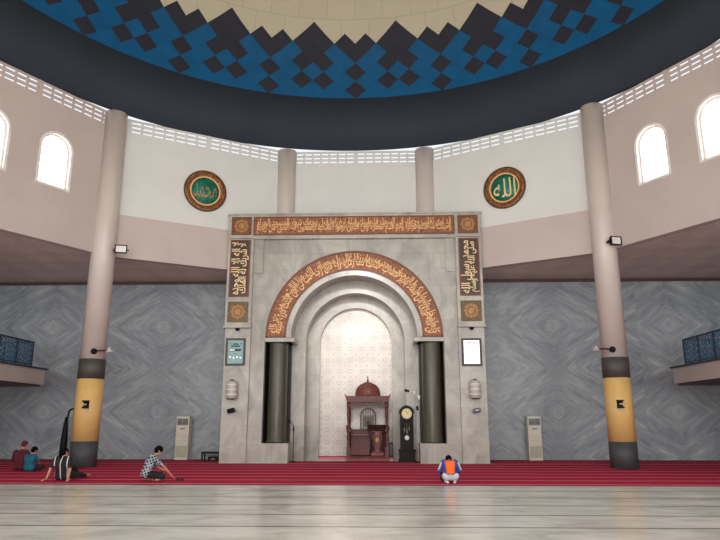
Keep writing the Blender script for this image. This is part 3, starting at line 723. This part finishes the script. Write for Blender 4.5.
# ================================================================== MICROPHONE STANDS
t = thing('microphone_stand', 'thin black microphone stand beside the left dark corner column', 'microphone stand', (-2.6, 27.8, .014))
MB().lathe([(0, 0), (.14, 0), (.14, .02), (.03, .05), (0, .05)], n=20).build('base', 'black', t)
MB().tube([(0, 0, .04), (0, 0, 1.45)], .018, 8).build('pole', 'black', t)
MB().tube([(.0, 0, 1.3), (-.02, -.0, 1.5), (-.12, -.1, 1.62)], .016, 8).lathe([(.0, -.05), (.035, -.05), (.035, .05), (0, .05)], (0, 0, 1.32), 10).build('boom', 'black', t)
MB().lathe([(0, -.09), (.02, -.09), (.028, .02), (.036, .05), (.03, .09), (0, .1)], (-.17, -.13, 1.68), 12, T=Matrix.Rotation(-.8, 3, 'Y')).build('microphone', 'black', t)
t = thing('microphone_stand', 'slim grey microphone stand with white head beside the right dark corner column', 'microphone stand', (2.66, 27.45, .014))
MB().lathe([(0, 0), (.14, 0), (.14, .02), (.03, .05), (0, .05)], n=20).build('base', 'black', t)
MB().tube([(0, 0, .04), (0, 0, 2.2)], .02, 8).build('pole', 'silver', t)
MB().lathe([(.0, -.09), (.05, -.09), (.05, .09), (0, .09)], (0, 0, 2.2), 12).build('clamp', 'black', t)
MB().tube([(0, 0, 2.2), (.05, -.04, 2.55)], .016, 8).build('boom', 'grey', t)
MB().lathe([(0, -.08), (.05, -.08), (.07, .03), (.06, .09), (0, .11)], (.06, -.05, 2.62), 14).build('microphone', 'whitepaint', t)

# ================================================================== FITTINGS ON THE PILASTERS
for sx, wd in ((-1, 'left'), (1, 'right')):
    # display screens
    cx = sx*5.0; y = 26.9
    if sx < 0: t = thing('display_board', 'framed pale teal prayer time display on the left pilaster', 'display', (cx-.03, y, 4.54))
    else: t = thing('display_board', 'framed white backlit display on the right pilaster', 'display', (cx-.05, y, 4.5))
    b = MB(); w, h = .40, .56; f = .07
    b.box(-w-.02, w+.02, -.06, 0, -h-.02, -h+f).box(-w-.02, w+.02, -.06, 0, h-f, h+.02).box(-w-.02, -w+f, -.06, 0, -h+f, h-f).box(w-f, w+.02, -.06, 0, -h+f, h-f)
    b.build('frame', 'band' if sx < 0 else 'foot', t)
    s_ = MB().box(-w+f, w-f, -.035, 0, -h+f, h-f).build('screen', 'teal_screen' if sx < 0 else 'white_screen', t)
    if sx < 0:
        b = MB()
        for x0, x1, z0, z1 in ((-.12, .12, .30, .36), (-.2, .2, .21, .27), (-.24, .24, .03, .13), (-.05, .05, -.1, -.08), (-.26, -.2, .32, .36), (.2, .26, .32, .36)): b.box(x0, x1, -.04, -.034, z0, z1)
        b.build('dark_text_block', 'inkdark', s_)
        b = MB()
        for k in range(4): b.box(-.25+k*.15, -.19+k*.15, -.04, -.034, -.24-.03*(k % 2), -.2-.03*(k % 2)); b.box(-.22+k*.05, -.195+k*.05, -.046, -.04, .055, .105)
        b.build('pale_digits', 'white_screen', s_)
    else:
        MB().box(-.16, -.05, -.04, -.034, .38, .44).box(-.03, .04, -.04, -.034, .40, .45).box(.07, .16, -.04, -.034, .385, .43).build('red_text', 'red', s_)
        b = MB(); pts = [(.14, .2), (.17, .12), (.13, .02), (.19, -.06), (.15, -.2), (.18, -.3)]
        for p, q in zip(pts, pts[1:]): b.bar((p[0], -.037, p[1]), (q[0], -.037, q[1]), .03, .004, Vector((0, 1, 0)))
        b.build('grey_script', 'inkgrey', s_)
    # pale column loudspeakers
    t = thing('wall_speaker', 'pale grey ribbed wall speaker on the %s pilaster' % wd, 'speaker', (sx*5.06-(.02 if sx < 0 else .06), y, 2.95), 0, 'ribbed speakers on the pilasters')
    MB().lathe([(.0, -.36), (.2, -.36), (.22, -.33), (.22, .3), (.16, .36), (0, .36)], (0, -.22, 0), 28).build('cabinet', 'silver', t)
    b = MB()
    for zz in (-.2, 0, .2): b.lathe([(.222, zz-.03), (.24, zz-.02), (.24, zz+.02), (.222, zz+.03)], (0, -.22, 0), 28)
    b.build('band', 'whitepaint', t)
    MB().box(-.05, .05, -.2, 0, -.05, .05).build('wall_bracket', 'grey', t)
    MB().box(-.06, .06, -.28, -.16, .36, .42).build('end_cap', 'black', t); MB().box(-.14, .14, -.43, -.3, -.40, -.36).build('end_cap', 'black', t)
    # small fixture below
    t = thing('security_camera', 'small %s camera on a bracket below the %s ribbed speaker' % ('black and grey' if sx < 0 else 'grey', wd), 'camera', (sx*5.05, y, 2.12), 0, 'cameras below the speakers')
    MB().lathe([(0, 0), (.07, 0), (.07, .03), (0, .03)], n=16, T=Matrix.Rotation(PI/2, 3, 'X')).build('mount', 'grey', t)
    MB().tube([(0, -.02, 0), (0, -.12, -.02)], .025, 8).build('arm', 'grey', t)
    MB().lathe([(0, -.16), (.09, -.14), (.1, .1), (.07, .16), (0, .16)], (-.02, -.2, -.02), 16, T=Matrix.Rotation(PI/2-.25, 3, 'Y')).build('camera_body', 'black' if sx < 0 else 'grey', t)
    # small dark dome lamp hung under the ledge
    t = thing('ceiling_spot', 'tiny black spot fixture under the ledge above the %s display' % wd, 'spotlight', (sx*4.98, 26.82, 5.55), 0, 'spots under the pilaster ledges')
    MB().lathe([(.0, -.14), (.06, -.12), (.09, -.06), (.09, -.01), (.05, -.001), (0, -.001)], n=16).build('housing', 'black', t)
    MB().lathe([(0, -.15), (.035, -.145), (.035, -.125), (0, -.125)], n=12).build('lens', 'lens', t)
# small camera on the right inner pier
t = thing('security_camera', 'small black camera with white box on the pier above the clock', 'camera', (2.42, 28.2, 2.94))
MB().box(-.05, .05, -.08, 0, -.05, .05).build('mount', 'whitepaint', t)
MB().tube([(-.05, -.06, .02), (-.24, -.18, .04)], [.03, .06], 10).build('camera_body', 'black', t)
MB().box(.1, .2, -.06, 0, -.12, .02).build('junction_box', 'whitepaint', t)

# ================================================================== AIR CONDITIONERS, BENCH, HOOKED STAND
for sx, wd in ((-1, 'left'), (1, 'right')):
    t = thing('air_conditioner', 'cream floor standing air conditioner against grey marble, %s of the niche' % wd, 'air conditioner', (-7.73 if sx < 0 else 7.86, 29.14, .014), 0, 'standing air conditioners')
    MB().box(-.295, .295, -.18, .28, 0, 1.88).build('cabinet', 'ac', t, bevel=.025)
    v = MB().box(-.24, .24, -.2, -.17, 1.5, 1.78).build('air_outlet', 'acdark', t)
    b = MB()
    for k in range(5): b.box(-.235, .235, -.215, -.195, 1.525+k*.056, 1.535+k*.056)
    b.box(-.005, .005, -.215, -.195, 1.5, 1.78)
    b.build('louvre', 'grey', v)
    MB().box(-.1, .1, -.19, -.175, 1.32, 1.36).build('control_strip', 'inkdark', t)
    b = MB().box(-.285, .285, -.19, -.178, 1.045, 1.055).box(-.285, .285, -.19, -.178, .7, .707).box(-.285, .285, -.19, -.178, .83, .837).box(-.285, .285, -.19, -.178, .95, .957); b.build('panel_seam', 'acgrille', t)
    v = MB().box(-.25, .25, -.192, -.175, .12, .6).build('air_intake', 'acgrille', t)
    b = MB()
    for k in range(14): b.box(-.24, .24, -.2, -.19, .135+k*.033, .148+k*.033)
    b.build('intake_slat', 'ac', v)
t = thing('low_table', 'low black table tucked between the left pilaster and marble wall', 'table', (-6.2, 28.45, .014))
MB().box(-.42, .42, -.26, .26, .30, .38).build('tabletop', 'black', t, bevel=.01)
for sx in (-1, 1):
    for sy in (-1, 1): MB().box(sx*.38-.03, sx*.38+.03, sy*.22-.03, sy*.22+.03, 0, .3).build('leg', 'black', t)
MB().box(-.38, .38, -.22, -.19, .2, .23).build('stretcher', 'black', t)
t = thing('equipment_case', 'black equipment case under the low black table', 'case', (-6.12, 28.5, .014))
MB().box(-.24, .24, -.16, .16, 0, .17).build('case_body', 'blackwood', t, bevel=.01); MB().box(-.08, .08, -.18, -.16, .07, .1).build('handle', 'grey', t)
t = thing('coat_stand', 'tall black hooked stand with hanging cover behind left column', 'stand', (-12.85, 28.6, .014))
MB().lathe([(0, 0), (.26, 0), (.26, .03), (.05, .06), (0, .06)], n=24).build('base', 'black', t)
hp = [(-.02, 0, .05), (.02, 0, 1.0), (.04, 0, 1.7), (.08, 0, 1.98)]+[(.26-.2*math.cos(a), 0, 2.0+.2*math.sin(a)) for a in [PI*k/10 for k in range(1, 8)]]
MB().tube(hp, .04, 10).build('hooked_pole', 'black', t)
MB().lathe([(.13, .06), (.16, .3), (.14, .9), (.10, 1.5), (.05, 1.85), (.03, 1.86)], n=20).build('cover', 'blackwood', t)

# ================================================================== BALCONIES
for sx, wd in ((-1, 'left'), (1, 'right')):
    X = lambda a: sx*(13.4+a)
    t = thing('balcony', 'beige balcony slab with dark cap at %s edge of hall' % wd, 'balcony', (sx*13.4, 27.35, 3.2), 0)
    def bx(b, a0, a1, y0, y1, z0, z1):
        x0, x1 = sorted((sx*a0, sx*a1)); return b.box(x0, x1, y0-27.35, y1-27.35, z0-3.2, z1-3.2)
    bx(MB(), 0, 7.47, 14, 27.35, 3.2, 3.84).build('slab', 'beige', t)
    bx(bx(MB(), -.09, .35, 13.95, 27.44, 3.84, 3.9), .35, 7.47, 27.1, 27.44, 3.84, 3.9).build('cap', 'navy', t)
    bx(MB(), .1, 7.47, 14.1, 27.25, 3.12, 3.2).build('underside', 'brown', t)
    bx(MB(), 4.6, 5.2, 24.4, 25, .014, 3.12).build('support_post', 'beige', t)
    r = thing('balcony_railing', 'navy metal railing with lattice panels on the %s balcony' % wd, 'railing', (sx*13.46, 26.28, 3.9), 0)
    L = 12.0; npan = 10; pw = L/npan
    pt_y = lambda a, z: (0, -a, z)
    pt_x = lambda a, z: (sx*a, 0, z)
    for fn_, n_seg in ((pt_y, npan), (pt_x, 5)):
        end = n_seg*pw
        MB().bar(fn_(-.03, 1.0), fn_(end, 1.0), .07, .06).build('top_rail', 'navy', r)
        MB().bar(fn_(0, .08), fn_(end, .08), .04, .04).build('bottom_rail', 'navy', r)
        for k in range(0 if fn_ is pt_y else 1, n_seg+1): MB().bar(fn_(k*pw, 0), fn_(k*pw, .97), .06, .06).build('post', 'navy', r)
        for k in range(min(n_seg, 6)):
            b = MB(); y0 = k*pw+.04; n_ = 5; cw = (pw-.08)/n_; ch = .87/4
            for q in range(n_):
                for m in range(4):
                    a0, a1, z0, z1 = y0+q*cw, y0+(q+1)*cw, .1+m*ch, .1+(m+1)*ch
                    b.bar(fn_(a0, z0), fn_(a1, z1), .026); b.bar(fn_(a0, z1), fn_(a1, z0), .026)
                    am, zm = (a0+a1)/2, (z0+z1)/2
                    for e in range(6):
                        g0, g1 = e*PI/3, (e+1)*PI/3; b.bar(fn_(am+.055*math.cos(g0), zm+.055*math.sin(g0)), fn_(am+.055*math.cos(g1), zm+.055*math.sin(g1)), .02)
            b.build('lattice_panel', 'lattice', r)

# ================================================================== PEOPLE
def ico(c, r, sub=2):
    bm = bmesh.new(); bmesh.ops.create_icosphere(bm, subdivisions=sub, radius=1)
    R = r if isinstance(r, (tuple, list)) else (r, r, r)
    vs = [Vector((v.co.x*R[0], v.co.y*R[1], v.co.z*R[2]))+Vector(c) for v in bm.verts]; fs = [[v.index for v in f.verts] for f in bm.faces]; bm.free(); return vs, fs
def capsule(p, r0, q, r1):
    a, _ = ico(p, r0); b_, _ = ico(q, r1); bm = bmesh.new()
    for c in a+b_: bm.verts.new(c)
    res = bmesh.ops.convex_hull(bm, input=bm.verts)
    bmesh.ops.delete(bm, geom=[v for v in bm.verts if not v.link_faces], context='VERTS')
    bm.verts.index_update(); vs = [v.co.copy() for v in bm.verts]; fs = [[v.index for v in f.verts] for f in bm.faces]; bm.free(); return vs, fs
def blob(name, prims, mat, parent, voxel=.012, smooth=4):
    """one continuous surface through a set of capsules (p, r0, q, r1) and ellipsoids (c, (rx, ry, rz))"""
    mb = MB(); mb.smooth = True
    for p in prims:
        vs, fs = capsule(*p) if len(p) == 4 else (lambda c, r, T=None: (lambda V, F: ([(T @ (v-Vector(c)))+Vector(c) for v in V] if T else V, F))(*ico(c, r)))(*p)
        mb.add(vs, fs)
    o = mb.build(name, mat, None)
    md = o.modifiers.new('r', 'REMESH'); md.mode = 'VOXEL'; md.voxel_size = voxel; md.use_smooth_shade = True
    ms = o.modifiers.new('s', 'SMOOTH'); ms.iterations = smooth; ms.factor = .5
    dg = bpy.context.evaluated_depsgraph_get(); me = bpy.data.meshes.new_from_object(o.evaluated_get(dg))
    o.modifiers.clear(); old = o.data; o.data = me; bpy.data.meshes.remove(old); me.name = name
    o.parent = parent; return o
def hand(wr, d, n, side_):
    """palm and five fingers from the wrist along d; n points out of the back of the hand"""
    wr, d, n = Vector(wr), Vector(d).normalized(), Vector(n).normalized(); s = d.cross(n).normalized()*side_; P = []
    base = wr+d*.02
    for k in range(4):
        o_ = (k-1.5)*.021; a = wr+s*o_*.7+d*.02; e = wr+s*o_+d*.09
        P.append((a, .016, e, .0135))
        ln = (.062, .074, .070, .055)[k]; f1 = e+d*ln*.5-n*.004; f2 = f1+d*ln*.5-n*.016
        P.append((e, .0105, f1, .0098)); P.append((f1, .0098, f2, .0085))
    th = wr+d*.025-s*.03; t1 = th-s*.03+d*.03; t2 = t1+d*.032-s*.004
    P += [(wr+d*.015, .018, th, .015), (th, .014, t1, .0115), (t1, .0115, t2, .0095)]
    return P
def person(label, loc, rz, J, clothes, sc=1.0, hat=None, fore_sleeve=False):
    """J: joints of the pose in metres (x right, y forward, z up)"""
    t = thing('person', label, 'person', loc, rz); V = lambda k: Vector(J[k]); t.scale = (sc,)*3
    t['kind'] = 'thing'
    pel, ch, nk, hd_ = V('pelvis'), V('chest'), V('neck'), V('head')
    look = Vector(J['look']).normalized(); up = (hd_-nk).normalized(); up = (up+Vector((0, 0, .6))).normalized()
    rgt = look.cross(up).normalized(); look = up.cross(rgt).normalized()
    torso = []
    lat = Vector(J.get('lat', (1, 0, 0))).normalized()
    for s in (-1, 1):
        torso += [(pel+lat*s*.075, .115, (pel+ch)/2+lat*s*.055, .105), ((pel+ch)/2+lat*s*.055, .105, ch+lat*s*.075, .112), (ch+lat*s*.075, .112, V('shL' if s < 0 else 'shR')*.8+(nk*.2), .062)]
    torso += [(ch, .11, nk-Vector((0, 0, .03)), .06)]
    P = list(torso); sleeve = []; fore = []; legs = []; feet = []
    P += [(nk-up*.03, .056, hd_-up*.05, .05)]
    for S in 'LR':
        a, b_, c = V('sh'+S), V('el'+S), V('wr'+S)
        P += [(ch+(a-ch)*.5, .075, a, .056), (a, .052, b_, .04), (b_, .04, c, .027)]
        sleeve += [(ch+(a-ch)*.5, .08, a, .062), (a, .060, a+(b_-a)*.85, .052)]; fore += [(b_, .052, b_+(c-b_)*.85, .04), (a+(b_-a)*.7, .054, b_, .05)]
        P += hand(c, J['hd'+S], J['hn'+S], 1 if S == 'R' else -1)
        h, k, an, to = V('hip'+S), V('kn'+S), V('an'+S), V('toe'+S)
        P += [(pel+(h-pel)*.5, .1, h, .09), (h, .088, k, .058), (k, .056, k+(an-k)*.35, .055), (k+(an-k)*.35, .055, an, .036)]
        legs += [(pel+(h-pel)*.5, .112, h, .102), (h, .1, k, .07), (k, .07, k+(an-k)*.9, .05)]
        heel = an-(to-an).normalized()*.035
        P += [(an, .036, heel, .034), (heel, .034, to, .028), (an, .034, to, .027)]
        fl = (to-an).normalized(); w_ = fl.cross(Vector((0, 0, 1)));
        if w_.length < .1: w_ = Vector((1, 0, 0))
        w_.normalize()
        for q in range(5): P.append((to+w_*(q-2)*.018, .017, to+w_*(q-2)*.02+fl*(.045-.006*q), .012))
        feet += [(an+(k-an)*.12, .044, an, .044), (an, .044, heel, .042), (heel, .042, to+fl*.03, .036)]
    # head: cranium, jaw, nose, ears
    R3 = Matrix((rgt, look, up)).transposed()
    P += [(hd_+up*.02, (.077, .094, .098), R3), (hd_+look*.02-up*.05, (.058, .068, .066), R3)]
    P += [(hd_+look*.088+up*.012, .010, hd_+look*.104-up*.022, .014)]
    for s in (-1, 1): P.append((hd_+rgt*s*.079-look*.01+up*.018, .016, hd_+rgt*s*.079-look*.006-up*.02, .012))
    blob('body', P, 'skin', t, .0075, 3)
    for s in (-1, 1):
        e = MB(); e.smooth = True; e.add(*ico(hd_+look*.083+rgt*s*.031+up*.008, .0115)); e.build('eye', 'eye', t)
    e = MB(); e.tube([hd_+look*.089+rgt*q*.024-up*.052-look*abs(q)*.006 for q in (-1, 0, 1)], .006, 6); e.build('lips', 'lip', t)
    hc = hd_+up*.036-look*.018
    if hat:
        hp_ = [(hc+up*.035, (.094, .108, .078), R3), (hc-look*.025-up*.02, (.086, .09, .075), R3)]
        blob('cap', hp_, hat, t, .01, 2)
    else:
        hp_ = [(hc+up*.014, (.098, .112, .10), R3), (hc-look*.03-up*.035, (.09, .09, .082), R3), (hc+look*.06+up*.06, .035, hc+look*.075+up*.035, .025)]
        blob('hair', hp_, 'hair', t, .01, 2)
    gr = lambda L_, g: [(p[0], p[1]+g, p[2], p[3]+g) for p in L_]
    blob('shirt', gr(torso, .016)+sleeve+(fore if fore_sleeve else []), clothes['shirt'], t, .012, 5)
    blob('trousers', legs+gr([torso[0], torso[3]], .01), clothes['trousers'], t, .012, 4)
    if 'socks' in clothes: blob('socks', feet, clothes['socks'], t, .01, 3)
    return t

# kneeling figure in orange-backed jacket, back to us, head bowed
J = dict(pelvis=(0, .02, .24), chest=(0, .10, .48), neck=(0, .22, .60), head=(.0, .33, .60), look=(0, .6, -.8),
         shL=(-.19, .13, .56), shR=(.19, .13, .56), elL=(-.27, .17, .32), elR=(.27, .17, .32), wrL=(-.19, .38, .21), wrR=(.19, .38, .21),
         hdL=(.2, 1, -.15), hdR=(-.2, 1, -.15), hnL=(0, .2, 1), hnR=(0, .2, 1),
         hipL=(-.10, .06, .22), hipR=(.10, .06, .22), knL=(-.19, .47, .1), knR=(.19, .47, .1), anL=(-.13, .06, .055), anR=(.13, .06, .055), toeL=(-.10, -.11, .04), toeR=(.10, -.11, .04))
p1 = person('person kneeling with bowed head in blue grey jacket with orange back', (3.0, 18.3, .014), 0, J, dict(shirt='bluecloth', trousers='darkcloth', socks='sock'), .98, fore_sleeve=True)
b = MB()
rows = [(.12, .25, -.128), (.105, .32, -.128), (.115, .40, -.105), (.13, .48, -.066), (.145, .555, -.024), (.13, .605, .02)]
vs = []
for w, z, y in rows:
    for k in range(9):
        u = (k/4-1); vs.append((w*u, y-.008+.055*u*u*(.5+.5*abs(u)), z))
fs = [(r*9+k, r*9+k+1, (r+1)*9+k+1, (r+1)*9+k) for r in range(len(rows)-1) for k in range(8)]
b.smooth = True; b.add(vs, fs); o = b.build('orange_back_panel', 'orange', p1)
md = o.modifiers.new('s', 'SOLIDIFY'); md.thickness = .025; md.offset = 0
blob('jacket_hem', [((-.13, -.005, .19), .115, (.13, -.005, .19), .115), ((-.1, .1, .2), .12, (.1, .1, .2), .12)], 'greycloth', p1, .012, 4)
blob('sleeve_stripe', [((-.235, .10, .54), .028, (-.315, .12, .36), .026)], 'greycloth', p1, .01, 2); blob('sleeve_stripe', [((.235, .10, .54), .028, (.315, .12, .36), .026)], 'greycloth', p1, .01, 2)

# seated man in checked shirt, side on, reaching down to the carpet (local +y is image right)
J = dict(pelvis=(0, -.08, .20), chest=(0, .02, .50), neck=(0, .13, .68), head=(0, .22, .77), look=(0, 1, -.45),
         shL=(-.19, .08, .61), shR=(.19, .08, .61), elL=(-.2, .22, .36), elR=(.23, .33, .40), wrL=(-.13, .42, .26), wrR=(.20, .55, .16),
         hdL=(.2, 1, -.4), hdR=(-.05, .8, -.62), hnL=(0, .3, 1), hnR=(0, .5, .8),
         hipL=(-.10, -.04, .19), hipR=(.10, -.04, .19), knL=(-.24, .36, .14), knR=(.24, .34, .13), anL=(-.05, .15, .06), anR=(.22, .02, .055), toeL=(.06, .02, .05), toeR=(.24, .19, .045))
J['anR'] = (.16, .12, .055); J['toeR'] = (.26, .22, .045)
person('person sitting side on in black and white checked shirt, reaching toward carpet', (-5.46, 18.62, .014), -1.1, J, dict(shirt='check', trousers='darkcloth'), 1.06, fore_sleeve=False)
t = thing('small_pouch', 'small dark red pouch on the carpet before the checked shirt person', 'pouch', (-4.62, 18.76, .014))
MB().box(-.1, .1, -.06, .06, 0, .09).build('body', 'maroon', t, bevel=.02); MB().box(-.102, .102, -.062, .062, .055, .07).build('flap', 'blackwood', t)

# striped shirt, back to us, leaning back on both arms, legs out to the right
J = dict(pelvis=(0, .05, .13), chest=(.01, -.02, .42), neck=(.02, .02, .60), head=(-.0, .07, .70), look=(.55, .85, -.1),
         shL=(-.19, -.03, .55), shR=(.2, -.03, .55), elL=(-.25, -.12, .32), elR=(.27, -.12, .31), wrL=(-.27, -.24, .07), wrR=(.30, -.24, .07),
         hdL=(-.3, -.8, -.16), hdR=(.35, -.9, -.16), hnL=(0, 0, 1), hnR=(0, 0, 1),
         hipL=(-.08, .12, .13), hipR=(.10, .1, .13), knL=(.06, .52, .30), knR=(.30, .44, .13), anL=(.10, .86, .06), anR=(.26, .86, .06), toeL=(.12, .98, .10), toeR=(.30, .98, .08))
person('person in black shirt with white stripes leaning back on both arms', (-8.02, 18.75, .014), 0, J, dict(shirt='stripe', trousers='darkcloth'), 1.08)

# teal shirt child and maroon figure, backs to us
J = dict(pelvis=(0, 0, .13), chest=(0, -.02, .40), neck=(.02, .05, .56), head=(.05, .11, .69), look=(.4, .9, -.25),
         shL=(-.18, 0, .5), shR=(.18, 0, .5), elL=(-.24, .14, .3), elR=(.24, .15, .3), wrL=(-.1, .32, .2), wrR=(.14, .34, .2),
         hdL=(.5, .8, -.2), hdR=(-.3, .9, -.2), hnL=(0, .2, 1), hnR=(0, .2, 1),
         hipL=(-.09, .06, .12), hipR=(.09, .06, .12), knL=(-.2, .36, .2), knR=(.36, .22, .14), anL=(.1, .42, .06), anR=(.12, .34, .06), toeL=(.22, .36, .05), toeR=(-.02, .36, .05))
person('person in teal shirt sitting cross legged beside the maroon figure', (-10.8, 22.15, .014), -.1, J, dict(shirt='teal', trousers='darkcloth'), .98)
J2 = dict(J); J2.update(chest=(0, .0, .44), neck=(0, .06, .62), head=(.03, .11, .76), look=(.2, .95, -.25), shL=(-.2, .02, .55), shR=(.2, .02, .55), elL=(-.29, .12, .3), elR=(.28, .14, .32))
person('person in maroon shirt and cap sitting at the far left on carpet', (-11.4, 22.6, .014), .05, J2, dict(shirt='maroon', trousers='maroon'), 1.1, hat='maroon', fore_sleeve=True)

# ================================================================== LIGHT
w = bpy.data.worlds.new('World'); scene.world = w; w.use_nodes = True
bg = w.node_tree.nodes['Background']; bg.inputs[0].default_value = (.93, .97, 1, 1); bg.inputs[1].default_value = 1.0
def area(name, loc, target, sx, sy, e, col=(1, 1, 1)):
    l = bpy.data.lights.new(name, 'AREA'); l.shape = 'RECTANGLE'; l.size = sx; l.size_y = sy; l.energy = e; l.color = col
    o = bpy.data.objects.new(name, l); COL.objects.link(o); o.location = loc
    o.rotation_euler = (Vector(target)-Vector(loc)).to_track_quat('-Z', 'Y').to_euler(); return o
area('entrance_daylight', (0, -5, 5), (0, 20, 5), 34, 7, 2800, (1, .985, .96))
area('dome_fill', (0, 9, 9), (0, 15, 18), 14, 8, 850, (1, .97, .93))  # added fill with no fixture, lifts the dome
area('hall_fill', (0, 2.5, 12.5), (0, 28, 7), 16, 5, 1400, (1, .985, .97))  # added fill hung inside the hall, not an opening
area('niche_light', (0, 28.85, 6.1), (0, 29.5, 2.6), 1.6, .25, 5, (1, .95, .86))
sl = bpy.data.lights.new('niche_fill_spot', 'SPOT'); sl.energy = 9000; sl.spot_size = .30; sl.spot_blend = .85; sl.shadow_soft_size = .5; sl.color = (1, .97, .92)  # added unseen spot in the hall, brightens the niche panel
so = bpy.data.objects.new('niche_fill_spot', sl); COL.objects.link(so); so.location = (.3, 9, 13)
so.rotation_euler = (Vector((0, 29.4, 4.7))-so.location).to_track_quat('-Z', 'Y').to_euler()
for sx in (-1, 1): area('side_daylight', (sx*20.3, 7, 4), (sx*4, 26, 5), 12, 6, 420, (1, .985, .96))

# ================================================================== CAMERA
cam = bpy.data.cameras.new('camera'); co = bpy.data.objects.new('camera', cam); COL.objects.link(co)
cam.sensor_width = 36; cam.lens = 635.7/720*36; cam.clip_end = 300
co.location = (1.09, 0, 1.64); co.rotation_euler = (PI/2+.2349, 0, .0309)
scene.camera = co
